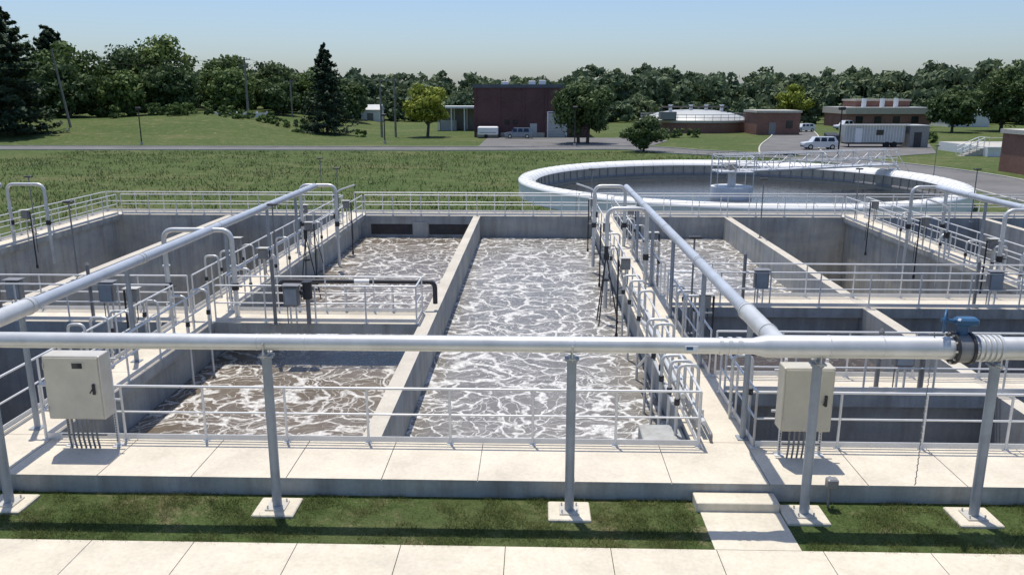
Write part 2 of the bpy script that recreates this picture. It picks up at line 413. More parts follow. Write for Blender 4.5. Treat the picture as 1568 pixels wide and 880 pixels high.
# ------------------------------------------------------------ branch overhead pipes
def branch(xp,y0,y1,us,posts,side):
    mb=MB()
    mb.sweep([(xp,y0,PZ),(xp,14.0,PZ)],.15,'pipe',22)
    mb.sweep([(xp,14.0,PZ),(xp,14.25,PZ),(xp,us[-1][0]-.3,PZ)],[.155,.115,.115],'pipeb',22)
    for y in (12.6,13.9,18.2,18.35,23,27.6,31): mb.cyl((xp,y-.02,PZ),(xp,y+.02,PZ),.165 if y<14.2 else .128,'pipe',22)
    for (y,xa,xb) in us:
        mb.sweep(fillet([(xa,y,-.9),(xa,y,PZ),(xb,y,PZ),(xb,y,-.9)],.32,8),.07,'pipe',14)
        for xx in (xa,xb):
            for z in (.35,1.5): mb.cyl((xx,y,z-.02),(xx,y,z+.02),.11,'pipe',14)
            mb.cyl((xx,y,.8),(xx,y,1.0),.1,'dark',14)
            mb.cyl((xx,y,.9),(xx+.2,y,.9),.02,'dark',8); mb.cyl((xx+.2,y-.1,.9),(xx+.2,y+.1,.9),.012,'dark',6)
    mb.build('air_branch_pipe')
    for y in posts:
        mb=MB(); xq=side
        mb.cyl((xq,y,0.02),(xq,y,PZ-.2),.055,'post',14); mb.box(xq-.11,xq+.11,y-.11,y+.11,0.002,.022,'post')
        mb.cyl((xq,y,PZ-.2),(xq,y,PZ-.16),.075,'post',14)
        mb.sweep(fillet([(xq,y,PZ-.18),(xp,y,PZ-.125)],.05),.025,'post',8)
        mb.build('pipe_support_post')
branch(3.78,PY,33.9,[(27,2.45,3.78),(33.8,2.5,3.78)],[14.2,18.3,22.6,26.6,30.6],3.93)
branch(-9.2,PY,33.9,[(22.35,-10.55,-8.6),(33.8,-9.9,-8.4)],[14.3,18.3,24.5,28.5,32],-9.6)
branch(16.5,PY,33.9,[(27,15.6,16.9),(33.8,15.6,17.0)],[14.3,18.3,22.6,26.6,30.6],16.9)
branch(-22.6,PY,33.9,[(27,-22.9,-21.6),(33.8,-22.5,-20.9)],[14.3,22,28,32],-22.9)
# ------------------------------------------------------------ cabinets
def cabinet(x0,x1,y0,z0,z1,k):
    mb=MB(); d=.34; y1=y0+d
    mb.bbox(x0,x1,y0,y1,z0,z1,k,.012)
    mb.bbox(x0+.03,x1-.03,y0-.022,y0-.001,z0+.03,z1-.03,k,.006)
    w=x1-x0
    mb.box(x0+w*.5,x0+w*.74,y0-.03,y0-.021,z1-.24,z1-.1,'steel'); mb.box(x0+w*.53,x0+w*.71,y0-.034,y0-.029,z1-.22,z1-.12,'glass')
    mb.bbox(x1-.16,x1-.11,y0-.055,y0-.021,z0+.48,z0+.68,'dark',.01)
    mb.cyl((x1-.13,y0-.05,z0+.62),(x1-.19,y0-.07,z0+.52),.012,'dark',8)
    for h in (.15,.95): mb.cyl((x0+.03,y0-.03,z0+h),(x0+.03,y0-.03,z0+h+.1),.012,k,8)
    for x in (x0+.1,x1-.05):
        mb.box(x,x+.045,y1+.002,y1+.045,0.015,z1+.05,'alu'); mb.box(x-.06,x+.1,y1-.06,y1+.1,.001,.015,'alu')
        for q in range(12): mb.box(x+.014,x+.03,y1-.001,y1+.0015,.1+q*.05,.13+q*.05,'dark')
    for z in (z0+.2,z1-.2): mb.box(x0-.05,x1+.08,y1+.046,y1+.08,z,z+.04,'alu')
    n=int((w-.35)/.085)
    for i in range(n):
        x=x0+.22+i*.085
        mb.sweep(fillet([(x,y0+.15,z0+.01),(x,y0+.15,.25),(x,y0+.2,.02)],.1,4),.018,'midg',8)
    mb.cyl((x0+.1,y0+.15,.3),(x1-.1,y0+.15,.3),.015,'midg',8)
    mb.build('electrical_cabinet')
cabinet(-8.62,-7.6,13.2,.66,1.84,'steel')
cabinet(4.28,5.14,13.15,.6,1.76,'cab2')
def station(x,y,h=1.5,box=True,motor=False):
    mb=MB()
    mb.cyl((x,y,.0),(x,y,h),.05,'midg',12); mb.box(x-.1,x+.1,y-.1,y+.1,.001,.023,'midg')
    mb.cyl((x,y,h),(x,y,h+.08),.065,'midg',12,.02)
    if box:
        mb.bbox(x+.3,x+.72,y-.14,y+.08,.55,1.1,'midg',.02); mb.bbox(x+.34,x+.68,y-.16,y-.141,.6,1.05,'post',.006)
        mb.box(x+.42,x+.46,y+.0,y+.04,.02,.55,'alu'); mb.box(x+.58,x+.62,y+.0,y+.04,.02,.55,'alu')
        mb.cyl((x+.36,y,.02),(x+.36,y,.55),.015,'midg',8)
        mb.box(x+.26,x+.76,y-.2,y+.14,1.13,1.15,'midg')
    if motor:
        mb.cyl((x+.95,y,.02),(x+.95,y,.75),.06,'midg',12); mb.cyl((x+.95,y,.75),(x+.95,y,1.2),.13,'dark',14); mb.cyl((x+.8,y-.15,.95),(x+.95,y,.95),.07,'dark',10)
        mb.cyl((x+.95,y,1.2),(x+.95,y,1.24),.145,'dark',14)
    mb.build('gate_control_station')
station(-7.25,21.6,1.85,True,True); station(6.35,24.0,1.6); station(13.3,24.0,1.4); station(-12.6,21.9,1.6); station(12.8,17.0,1.3); station(-15.4,22.1,1.5); station(7.5,16.9,1.3,True,True)
mb=MB()
mb.sweep(fillet([(-7.6,23.25,.2),(-7.6,23.25,.86),(-2.95,23.25,.86),(-2.95,23.25,.2)],.2),.07,'dark',12)
mb.cyl((-5.35,23.25,.86),(-4.9,23.25,.86),.074,'white',12)
for x in (-7,-5.6,-4.2): mb.box(x-.02,x+.02,23.0,23.2,-.2,.8,'alu')
mb.build('spray_water_pipe')
def probe(x,y,s):
    mb=MB(); xo=x+s*.22
    mb.cyl((xo,y,-1.1),(xo,y,1.35),.028,'dark',8)
    mb.cyl((xo,y,-1.15),(xo,y,-1.0),.05,'dark',10)
    for z in (.2,.9): mb.box(min(x,xo),max(x,xo),y-.02,y+.02,z,z+.04,'steel')
    mb.bbox(x-.14,x+.14,y-.09,y+.09,1.05,1.38,'midg',.015); mb.box(x-.2,x+.2,y-.16,y+.12,1.41,1.425,'steel')
    mb.cyl((x,y,0.0),(x,y,1.05),.025,'steel',8)
    mb.sweep(fillet([(x+.08,y,1.05),(x+.08,y,.5),(xo,y+.2,.4),(xo,y+.2,-.5)],.15,4),.012,'dark',6)
    mb.build('oxygen_probe_stand')
for y in (24.3,31.2,38.5): probe(2.8,y,-1)
for y in (19.8,29,36): probe(4.3,y,1)
for y in (25.6,31,37.5): probe(-8.85,y,1)
for y in (20,27.5,36): probe(-10.4,y,-1)
for y in (28,33,38): probe(15.9,y,-1)
for y in (26,34): probe(-22.0,y,1)
def davit(x,y,s):
    mb=MB()
    mb.cyl((x,y,0),(x,y,1.3),.04,'alu',10); mb.sweep(fillet([(x,y,1.3),(x,y,2.1),(x+s*.9,y,2.4)],.35),.035,'alu',10)
    mb.cyl((x+s*.9,y,2.38),(x+s*.9,y,.6),.006,'dark',5); mb.bbox(x-.08,x+.08,y-.1,y+.1,.9,1.15,'dark',.02)
    mb.build('hoist_davit')
davit(2.75,36,-1); davit(-8.8,35.2,1); davit(15.8,31,-1)
def tripod(x,y):
    mb=MB(); t=Vector((x,y,1.2))
    for a in (0,2.1,4.2): mb.cyl(t,(x+.45*math.cos(a),y+.45*math.sin(a),-1.2),.022,'dark',6)
    mb.cyl((x,y,1.1),(x,y,1.45),.07,'dark',10); mb.cyl((x,y,.3),(x,y,.36),.12,'dark',10); mb.sweep(fillet([(x,y,1.4),(x+.3,y,1.5),(x+.6,y,.2)],.2),.015,'dark',6)
    mb.build('mixer_tripod')
tripod(2.35,26); tripod(-8.4,29)
def manifold(x,ys,s):
    mb=MB()
    for i,y in enumerate(ys):
        hh=1.3-.12*(i%4); o=.05*(i%3)
        mb.sweep(fillet([(x-s*o,y,-1.15),(x-s*o,y,hh),(x+s*.38,y,hh),(x+s*.38,y,.05)],.14,5),.034,'pipe',10)
        mb.cyl((x-s*o,y,.5),(x-s*o,y,.62),.055,'dark',8); mb.cyl((x-s*o,y,.56),(x-s*o,y-.12,.56),.015,'dark',6)
        mb.cyl((x+s*.38,y,.3),(x+s*.38,y,.33),.055,'pipe',8)
    mb.build('sample_pipe_manifold')
manifold(2.75,(14.6,15.2,15.9,16.6,17.4,18.2),1); manifold(2.75,(20.5,22.2,23.4,28.4,29.3),1)
manifold(4.3,(15.2,20.5,21.5,22.6,27.8,32,34.5),-1)
manifold(-10.4,(17,18,19,20.5,24.8,26.2,28),1); manifold(-8.85,(19.6,20.8,24,26.8,28.2,32.5),-1)
manifold(15.9,(26.2,27.8,29.5,31.6,35),1)
mb=MB()
mb.sweep(fillet([(2.82,14.4,.75),(2.82,19,.75),(2.82,21,.4)],.3),.05,'pipe',10)
mb.sweep(fillet([(2.72,14.8,.45),(2.72,18,.45),(2.72,20,-.6)],.3),.04,'pipe',10)
mb.sweep(fillet([(3.2,14.2,.3),(3.2,24,.3),(3.2,26,.05)],.3),.045,'alu',10)
mb.sweep(fillet([(3.3,14.0,.02),(3.3,14.0,.16),(3.3,22,.16),(3.3,23,.02)],.1),.03,'midg',8)
for y in (15,17,19,21): mb.box(3.15,3.36,y-.03,y+.03,.001,.25,'alu')
mb.build('sample_pipe')
mb=MB(); mb.bbox(2.1,2.93,14.02,15.1,-1.4,-.12,'wall',.02); mb.build('pump_pedestal')
def wlight(x,y,h=2.6,z=0,k='midg'):
    mb=MB(); mb.cyl((x,y,z),(x,y,z+h),.03,k,8,.025); mb.box(x-.08,x+.08,y-.08,y+.08,z+.001,z+.02,k)
    mb.bbox(x-.17,x+.17,y-.1,y+.1,z+h,z+h+.07,'dark',.02); mb.build('walkway_light')
for x,y in ((2.85,40.5),(-9.95,40.5),(-22.9,36),(16.2,41),(-16.2,27.5),(4.2,21.0),(10.1,36),(22,41),(-8.9,27)): wlight(x,y)
wlight(-12.5,47,3.6,-1.0); wlight(32,66,3.2,-1)
mb=MB(); mb.sweep(fillet([(4.85,12.2,-.3),(4.85,12.2,.15),(4.9,12.36,.15)],.08,4),.022,'midg',8); mb.bbox(4.78,4.96,12.1,12.25,.05,.22,'midg',.02); mb.build('junction_box')
# ------------------------------------------------------------ sidewalk, step
mb=MB(); x=-40.0+.3
mb.box(-40,40,3,10.84,-.5,-.325,'walk')
while x<40:
    for (y0,y1) in ((9.25,10.84),(7.6,9.235),(5,7.585)): mb.box(x,x+1.56,y0,y1,-.325,-.295,'walk')
    x+=1.572
mb.box(2.72,4.0,10.855,12.05,-.5,-.298,'walk')
mb.build('sidewalk')
mb=MB(); mb.bbox(2.66,4.0,11.98,12.366,-.4,-.15,'walk',.012); mb.build('concrete_step')
# ------------------------------------------------------------ grass
def meshnp(name,v,n,shade,k,extra=None):
    me=bpy.data.meshes.new(name); ev=[];ef=[];em=[]
    if extra: ev,ef,em,es=extra.v,extra.f,extra.m,extra.sm
    nv=len(v); allv=np.concatenate([v,np.array(ev,np.float32).reshape(-1,3)]) if ev else v
    me.vertices.add(len(allv)); me.vertices.foreach_set('co',allv.ravel())
    ls=[np.arange(nv,dtype=np.int32)]
    starts=np.arange(0,nv,4,dtype=np.int32); mi=np.zeros(n,np.int32)
    if ef:
        el=np.concatenate([np.array(f,np.int32) for f in ef])+nv; lens=np.array([len(f) for f in ef],np.int32)
        s2=nv+np.concatenate([[0],np.cumsum(lens)[:-1]]).astype(np.int32)
        ls.append(el); starts=np.concatenate([starts,s2]); mi=np.concatenate([mi,np.array(em,np.int32)+1])
    ls=np.concatenate(ls); me.loops.add(len(ls)); me.loops.foreach_set('vertex_index',ls)
    me.polygons.add(len(starts)); me.polygons.foreach_set('loop_start',starts); me.polygons.foreach_set('material_index',mi.astype(np.int32))
    a=me.attributes.new('shade','FLOAT','POINT'); sh=np.zeros(len(allv),np.float32); sh[:nv]=np.repeat(shade,4); a.data.foreach_set('value',sh)
    me.materials.append(M[k])
    if extra:
        for q in extra.mats: me.materials.append(M[q])
    me.update(calc_edges=True); me.validate()
    ob=bpy.data.objects.new(name,me); S.collection.objects.link(ob); return ob
def blades(name,px,py,pz,h,w,k,sh,ln=.45):
    n=len(px); a=rng.uniform(0,2*np.pi,n); dx=np.cos(a)*w;dy=np.sin(a)*w; lean=rng.normal(0,ln,(n,2))*h[:,None]
    b=np.stack([px,py,pz],1); o=np.stack([dx,dy,0*dx],1); top=b+np.stack([lean[:,0],lean[:,1],h],1); mid=(b+top)/2+o*.6
    v=np.stack([b-o*.8,b+o*.8,mid,top],1).reshape(-1,3).astype(np.float32)
    meshnp(name,v,n,sh,k)
def nz(x,y,s):
    return np.sin(x*s+1.3*np.sin(y*s*1.7+x*s*.6))*np.cos(y*s*1.3+1.1*np.sin(x*s*2.1))
n=150000; px=rng.uniform(-11,11,n); py=rng.uniform(10.80,12.36,n)
keep=~((px>2.6)&(px<4.1)) 
for x in (-13.1,-8.65,-4.18,.59,4.36,7.05,11.2): keep&=~((abs(px-x)<.36)&(abs(py-PY)<.32))
dn=.42+.65*nz(px,py,1.9)+.45*nz(px+3,py,5.3); keep&=rng.uniform(0,1,n)<np.clip(dn,.04,1)
keep&=(py>10.86)|(rng.uniform(0,1,n)<.3)
px=px[keep];py=py[keep];n=len(px)
blades('lawn_grass',px,py,np.full(n,-.325),rng.uniform(.02,.085,n),rng.uniform(.003,.006,n),'grassb',np.clip(rng.beta(1.1,2.2,n)+.4*nz(px,py,1.3)*.6,0,1),.8)
n=80000; px=rng.uniform(-60,42,n); py=44+60*rng.uniform(0,1,n)**1.3
keep=(np.hypot(px-CX,py-CY)>CR+.4)&~((px>28)&(py>44)); keep&=(nz(px,py,.35)+.6*nz(px,py,1.1)+rng.normal(0,.5,n))>-.2
px=px[keep];py=py[keep];n=len(px)
blades('field_grass',px,py,gz(px,py)-.02,rng.uniform(.08,.36,n),rng.uniform(.02,.06,n),'fieldb',np.clip(rng.beta(.8,1.8,n)+.35*nz(px,py,.2),0,1))
# ------------------------------------------------------------ trees
def dirs(n):
    d=rng.normal(0,1,(n,3)); return d/np.linalg.norm(d,axis=1)[:,None]
def leafset(P,nrm,size):
    n=len(P); r=dirs(n); t=np.cross(nrm+.9*r,dirs(n)); t/=np.linalg.norm(t,axis=1)[:,None]+1e-6
    b=np.cross(t,nrm+.5*r); b/=np.linalg.norm(b,axis=1)[:,None]+1e-6
    s=size*rng.uniform(.6,1.3,n)[:,None]
    U=t*s; V=b*s*.65
    return np.stack([P-U,P-V+U*.1,P+U,P+V-U*.1],1).reshape(-1,3)
def crown(cx,cy,z0,z1,rx,ncl,nl,ls):
    cz=(z0+z1)/2; hz=(z1-z0)/2
    d=dirs(ncl); rr=rng.uniform(.25,1,ncl)**.5*rng.uniform(.65,.98,ncl)
    c=d*rr[:,None]*np.array([rx,rx,hz]); 
    c[:,:2]*= (1-.25*np.clip(c[:,2:3]/hz,0,1))
    cr=rng.uniform(.18,.36,ncl)*min(rx,hz*1.1)
    L=[];SH=[]
    for i in range(ncl):
        q=dirs(nl); rad=cr[i]*rng.uniform(.5,1.2,nl)
        p=q*rad[:,None]*np.array([1.15,1.15,.75])+c[i]+[cx,cy,cz]
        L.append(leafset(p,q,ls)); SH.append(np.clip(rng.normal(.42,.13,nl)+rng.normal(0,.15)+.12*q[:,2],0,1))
    return np.concatenate(L),np.concatenate(SH),c+[cx,cy,cz],cr
def trunk(mb,cx,cy,z0,z1,r,C,nlimb=9,lean=0):
    g=Vector((cx,cy,z0)); t=Vector((cx+lean,cy,z1)); mid=(g+t)/2+Vector((rng.normal(0,.15),rng.normal(0,.15),0))
    mb.sweep([g,g+Vector((0,0,.4)),mid,t],[r*1.4,r,r*.75,r*.25],'bark',10)
    idx=rng.choice(len(C),min(nlimb,len(C)),replace=False)
    for i in idx:
        p=Vector(C[i]); s=g.lerp(t,float(rng.uniform(.3,.7)))
        if p.z<s.z: s=g.lerp(t,.3)
        m=(s+p)/2+Vector((0,0,-.2)); mb.sweep([s,m,p],[r*.4,r*.25,r*.07],'bark',6)
def decid(name,x,y,h,rx,k='leaf',clear=.15,ncl=70,nl=120,ls=.3,trunks=1):
    z=float(gz(x,y))
    v,s,C,cr=crown(x,y,z+h*clear,z+h,rx,ncl,nl,ls)
    mb=MB()
    for i in range(trunks):
        o=(i-(trunks-1)/2)*rx*.28
        trunk(mb,x+o,y,z-.1,z+h*.75,.022*h+.05,C,9,o*.4)
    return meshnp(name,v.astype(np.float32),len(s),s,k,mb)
def conif(name,x,y,h,rx,nb=170,nl=55,ls=.26,k='needle',ex=.7):
    z=float(gz(x,y)); mb=MB(); mb.sweep([(x,y,z-.1),(x,y,z+h*.5),(x,y,z+h*.97)],[.28,.16,.02],'bark',8)
    L=[];SH=[]
    for i in range(nb):
        t=(i+.5)/nb; zz=z+h*(.03+.94*t)+rng.normal(0,.2); a=i*2.399+rng.normal(0,.3); r=rx*((1-t)**ex)*rng.uniform(.55,1.15)+.2
        u=rng.uniform(.1,1,nl)**.7; n_=nl
        dx,dy=math.cos(a),math.sin(a)
        w=r*.22*(1.1-u)
        P=np.stack([x+dx*u*r-dy*rng.normal(0,1,n_)*w,y+dy*u*r+dx*rng.normal(0,1,n_)*w,zz-r*.12*u+r*.16*u**3+rng.normal(0,.12,n_)],1)
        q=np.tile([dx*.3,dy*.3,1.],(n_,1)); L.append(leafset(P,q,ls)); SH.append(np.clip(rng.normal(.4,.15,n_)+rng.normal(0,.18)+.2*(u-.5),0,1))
        if i%3==0: mb.sweep([(x,y,zz),(x+dx*r*.8,y+dy*r*.8,zz-r*.1)],[.05,.01],'bark',5)
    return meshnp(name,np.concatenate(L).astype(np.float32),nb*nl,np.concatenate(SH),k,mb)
conif('spruce_tree',-36.7,144,15.2,5.2,200,60)
decid('maple_tree',-18.4,140,9.4,4.0,'leafy',.2,60,110,.28)
decid('oak_tree',7.1,122,9.5,4.9,'leafd',.16,85,130,.28,trunks=2)
decid('crabapple_tree',13.9,105,4.5,3.1,'leafd',.12,60,110,.2)
conif('pine_tree',-83,128,20,7,210,60,.4,ex=.5); conif('pine_tree',-97,165,17.5,7,190,60,.45,ex=.55)
for (x,y,h,r,k) in ((-92,160,15,7.5,'leaf'),(-83,168,14.5,8,'leafd'),(-75,166,16,7.5,'leaf'),(-66,176,12.5,6,'leaf'),(-58,182,11.5,6,'leafd'),(-50,186,10.5,6,'leaf'),(-108,168,16,8,'leafd'),(-71,160,10,5.5,'leafd'),(-62,168,9,5,'leaf'),(-43,186,9.5,5.5,'leafd'),(-100,148,15,6.5,'leafd'),(-87,152,10,6,'leafd'),(-78,156,9,5,'leaf'),(-54,172,7,4,'leafd')):
    decid('broadleaf_tree',x,y,h,r,k,.03,70,85,.42)
V=[];SHH=[]
def addtree(x,y,h,r,ncl=15,nl=42,ls=.9):
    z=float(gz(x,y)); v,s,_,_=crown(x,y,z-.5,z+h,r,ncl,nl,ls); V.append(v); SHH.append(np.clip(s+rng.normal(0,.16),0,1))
for i in range(430):
    x=rng.uniform(-150,250); y=rng.uniform(225,330)
    if x<-45: y=rng.uniform(190,260)
    h=(11.2+(y-235)*.026+max(0,x-60)*.035+min(1.8,rng.normal(0,1.2))+1.0*math.sin(x*.06))
    if x>95: y=rng.uniform(200,300)
    if -45<x<5: h-=1.5
    if x<-45: h-=1.5
    addtree(x,y,h,rng.uniform(4.6,7.5))
for i in range(85):
    x=rng.uniform(-60,170); addtree(x,rng.uniform(205,228) if x<80 else rng.uniform(198,225),rng.uniform(5,9.5),rng.uniform(3,5.5),13,40,.65)
v=np.concatenate(V).astype(np.float32); s=np.concatenate(SHH); meshnp('distant_woodland',v,len(s),s,'leaff')
V=[];SHH=[]
for i in range(40):
    x=rng.uniform(-105,-40); addtree(x,150+rng.uniform(-3,5),rng.uniform(1.2,2.8),rng.uniform(1,2.4),9,50,.25)
for x,y in ((-45,146),(-30,140),(20,150),(24,139),(27,140),(58,128),(60,126),(56,135),(-41,141),(-39,146)): addtree(x,y,rng.uniform(1.2,2.2),1.6,9,60,.2)
v=np.concatenate(V).astype(np.float32); s=np.concatenate(SHH); meshnp('shrubs',v,len(s),s,'leaf')
decid('maple_tree',63.5,205,10.5,4.2,'leafy',.1,40,80,.4)
for (x,y,h,r) in ((98,150,15,7),(106,160,18,8),(92,165,13,7),(88,140,9,5),(112,145,16,7),(80,160,9,4.5)): decid('broadleaf_tree',x,y,h,r,'leafd',.05,60,90,.4)
# ------------------------------------------------------------ clarifier
def ring(mb,prof,k,cx,cy,n=128,sm_=True):
    vs=[];m=len(prof)
    for i in range(n):
        a=2*math.pi*i/n
        for r,z in prof: vs.append((cx+r*math.cos(a),cy+r*math.sin(a),z))
    fs=[]
    for i in range(n):
        for j in range(m-1):
            a=i*m+j;b=((i+1)%n)*m+j; fs.append((a,b,b+1,a+1))
    mb.add(vs,fs,k,sm_)
def clarifier(cx,cy,Rr,top,base,water_z,nm):
    mb=MB()
    ring(mb,[(Rr,base),(Rr,top-.12)],'whitem',cx,cy)
    ring(mb,[(Rr+.04,top-.12),(Rr+.04,top-.02),(Rr-.1,top+.12),(Rr-.5,top+.2),(Rr-.95,top+.08),(Rr-1.2,top-.15),(Rr-1.25,top-.25)],'whitem',cx,cy)
    ring(mb,[(Rr-1.2,top-.24),(Rr-1.2,water_z-1)],'beige',cx,cy)
    ring(mb,[(Rr-1.27,water_z+.25),(Rr-1.27,water_z+.45),(Rr-1.21,water_z+.45)],'midg',cx,cy)
    for i in range(96):
        a=2*math.pi*i/96; c,s=math.cos(a),math.sin(a)
        mb.sweep([(cx+c*(Rr+.05),cy+s*(Rr+.05),top-.1),(cx+c*(Rr-.1),cy+s*(Rr-.1),top+.13),(cx+c*(Rr-.5),cy+s*(Rr-.5),top+.21),(cx+c*(Rr-.95),cy+s*(Rr-.95),top+.09),(cx+c*(Rr-1.2),cy+s*(Rr-1.2),top-.14)],.014,'kerb',5,False)
        mb.cyl((cx+c*(Rr-1.22),cy+s*(Rr-1.22),top-.25),(cx+c*(Rr-1.28),cy+s*(Rr-1.28),water_z+.3),.03,'midg',5)
    mb.cyl((cx,cy,water_z-1),(cx,cy,water_z+.85),1.5,'white',40); mb.cyl((cx,cy,water_z+.85),(cx,cy,top+.9),.3,'alu',20)
    mb.box(cx-1.3,cx+1.3,cy-1.1,cy+1.1,top+.55,top+.63,'alu')
    mb.bbox(cx-.3,cx+.3,cy-.3,cy+.3,top+.66,top+1.2,'midg',.05)
    ob=mb.build(nm)
    mb=MB(); a=R(24); c,s=math.cos(a),math.sin(a); n_=(-s,c)
    for o in (-.6,.6):
        p=lambda t,z: (cx+c*t+n_[0]*o,cy+s*t+n_[1]*o,top+z)
        for z in (.6,1.15,1.8): mb.cyl(p(-1.4,z),p(Rr-.2,z),.04 if z>.7 else .09,'alu',6)
        k_=11
        for i in range(k_+1):
            t=-1.4+(Rr+1.2)*i/k_; mb.cyl(p(t,.6),p(t,1.8),.035,'alu',6)
            if i<k_: mb.cyl(p(t,.6 if i%2 else 1.8),p(t+(Rr+1.2)/k_,1.8 if i%2 else .6),.028,'alu',5)
    q=[(cx+c*t+n_[0]*o,cy+s*t+n_[1]*o,top+.62) for t,o in ((-1.4,-.6),(Rr-.2,-.6),(Rr-.2,.6),(-1.4,.6))]; mb.add(q,[(0,1,2,3)],'alu')
    for z in (1.2,1.7):
        for sx in (-1.3,1.3): mb.cyl((cx+sx,cy-1.1,top+z),(cx+sx,cy+1.1,top+z),.03,'alu',6)
        mb.cyl((cx-1.3,cy-1.1,top+z),(cx+1.3,cy-1.1,top+z),.03,'alu',6)
    for sx in (-1.3,0,1.3):
        for sy in (-1.1,1.1): mb.cyl((cx+sx,cy+sy,top-1.0),(cx+sx,cy+sy,top+1.7),.035,'alu',6)
    e=(cx+c*(Rr-.2),cy+s*(Rr-.2))
    for o in (-.45,.45):
        a0=(e[0]+n_[0]*o,e[1]+n_[1]*o,top+.6); a1=(e[0]+c*2+n_[0]*o,e[1]+s*2+n_[1]*o,base+.05)
        mb.cyl(a0,a1,.05,'alu',6); mb.cyl((a0[0],a0[1],a0[2]+1),(a1[0],a1[1],a1[2]+1),.03,'alu',6); mb.cyl(a1,(a1[0],a1[1],a1[2]+1),.03,'alu',6)
    for i in range(7):
        t=(i+.5)/7; z=(top+.6)*(1-t)+(base+.05)*t; x_=e[0]+c*2*t; y_=e[1]+s*2*t; mb.box(x_-.4,x_+.4,y_-.4,y_+.4,z,z+.03,'alu')
    mb.build('bridge',ob)
clarifier(CX,CY,CR,.12,-1.3,-1.25,'clarifier_tank')
m=MB(); m.add([(CX+14.65*math.cos(a),CY+14.65*math.sin(a),-1.25) for a in np.linspace(0,2*math.pi,96,endpoint=False)],[tuple(range(96))],'w4'); m.build('water')
mb=MB(); mb.box(53.5,80,98,110,-1.2,.1,'white','kerb'); mb.box(53.3,80.2,97.8,98.0,-.05,.15,'white')
for i in range(6):
    x1=53.5-(i)*.42; mb.box(x1-.42,x1,99,100.4,-1.2,.1-(i+1)*.18,'kerb')
for yy in (99,100.4):
    mb.cyl((53.5,yy,1.15),(51,yy,.05),.05,'white',6); mb.cyl((53.5,yy,.65),(51,yy,-.45),.04,'white',6)
    for i in range(4): mb.cyl((53.5-i*.82,yy,.1-i*.36),(53.5-i*.82,yy,1.15-i*.36),.045,'white',6)
mb.build('concrete_basin')
railing([(53.6,100.5),(53.6,98.1),(79,98.1)],2.0,.11,1.1,'guard_railing',False,'white')
# ------------------------------------------------------------ buildings
g=-1.0
def part(par,name,fn):
    mb=MB(); fn(mb); return mb.build(name,par)
p=empty('brick_warehouse')
def f(mb):
    mb.box(-10.4,9.0,140,160,g-.2,7.2,'brickd','roof')
    for x in (-10.4,-6.3,-2.2,1.6,5.6,8.6): mb.box(x,x+.4,139.88,139.999,g-.1,7.19,'brickd')
    mb.box(-10.0,1.6,139.95,139.998,g-.1,-.2,'beige')
part(p,'walls',f)
part(p,'roof',lambda mb:(mb.box(-10.6,9.2,139.8,160.2,7.2,7.75,'roof'),[mb.bbox(x,x+1.2,146,148,7.75,8.3+i*.12,'white',.05) for i,x in enumerate((-6,-1.2,.6))]))
part(p,'door',lambda mb:([mb.box(2.2,5.2,139.94,139.99,g+.03,3.0,'tin')],[mb.box(2.2,5.2,139.92,139.938,g+.5*i,g+.5*i+.03,'midg') for i in range(1,8)],mb.box(-.9,.3,139.9,139.945,g+.03,1.3,'tin'),mb.box(2.0,2.2,139.9,139.99,g,3.15,'white'),mb.box(5.2,5.4,139.9,139.99,g,3.15,'white'),mb.box(2.0,5.4,139.9,139.99,3.15,3.3,'white')))
part(p,'windows',lambda mb:[mb.box(x,x+.8,139.9,139.945,1.2,1.9,'glass') for x in (-5.2,-3.8)])
p=empty('open_shed')
part(p,'roof',lambda mb:(mb.box(-20,-11,163,170,3.4,3.8,'white'),))
part(p,'posts',lambda mb:[mb.box(x,x+.25,y,y+.25,g-.2,3.4,'white') for x in (-19.5,-16.8,-14.2,-11.6) for y in (163.3,169.4)])
part(p,'walls',lambda mb:(mb.box(-19.8,-11.2,169.7,169.9,g,3.4,'midg'),mb.box(-19,-16,165,168,g,1.0,'tin')))
p=empty('white_building')
def f(mb):
    mb.box(-46,-38,200,206,g,2.4,'white'); mb.add([(-46.3,199.7,2.4),(-37.7,199.7,2.4),(-37.7,203,3.6),(-46.3,203,3.6),(-46.3,206.3,2.4),(-37.7,206.3,2.4)],[(0,1,2,3),(3,2,5,4),(0,3,4),(1,5,2)],'tin')
    mb.box(-44,-42.5,199.95,199.99,.2,1.4,'glass'); mb.box(-41,-39.5,199.95,199.99,g+.1,1.6,'midg')
part(p,'walls',f)
p=empty('digester_building')
def f(mb):
    cx,cy=31.5,165
    ring(mb,[(10.5,g-.3),(10.5,.9)],'brick',cx,cy,64,False); ring(mb,[(10.7,.9),(10.7,1.3),(10.2,1.35)],'kerb',cx,cy,64,False)
    ring(mb,[(10.2,1.3),(9.6,1.8),(7,2.6),(4,3.05),(0.01,3.2)],'tin',cx,cy,64)
    for i in range(40):
        a=i*math.pi/20; mb.cyl((cx+10.4*math.cos(a),cy+10.4*math.sin(a),1.3),(cx+10.4*math.cos(a),cy+10.4*math.sin(a),2.4),.04,'midg',5)
    for z in (1.85,2.4): mb.sweep([(cx+10.4*math.cos(a),cy+10.4*math.sin(a),z) for a in np.linspace(0,2*math.pi,60)],.05,'midg',5,False)
    for x in (-5,-1,2,5): mb.cyl((cx+x,cy-2,2.6),(cx+x,cy-2,4.0),.35,'white',10); mb.cyl((cx+x,cy-2,4.0),(cx+x,cy-2,4.15),.5,'white',10)
    mb.sweep(fillet([(cx-7,cy-3,2.4),(cx-7,cy-3,3.7),(cx+6,cy-3,3.7),(cx+6,cy-3,2.4)],.5),.14,'dark',8)
    mb.box(cx-8,cx-5,cy-9.5,cy-7,1.5,2.9,'midg')
part(p,'walls',f)
p=empty('brick_building')
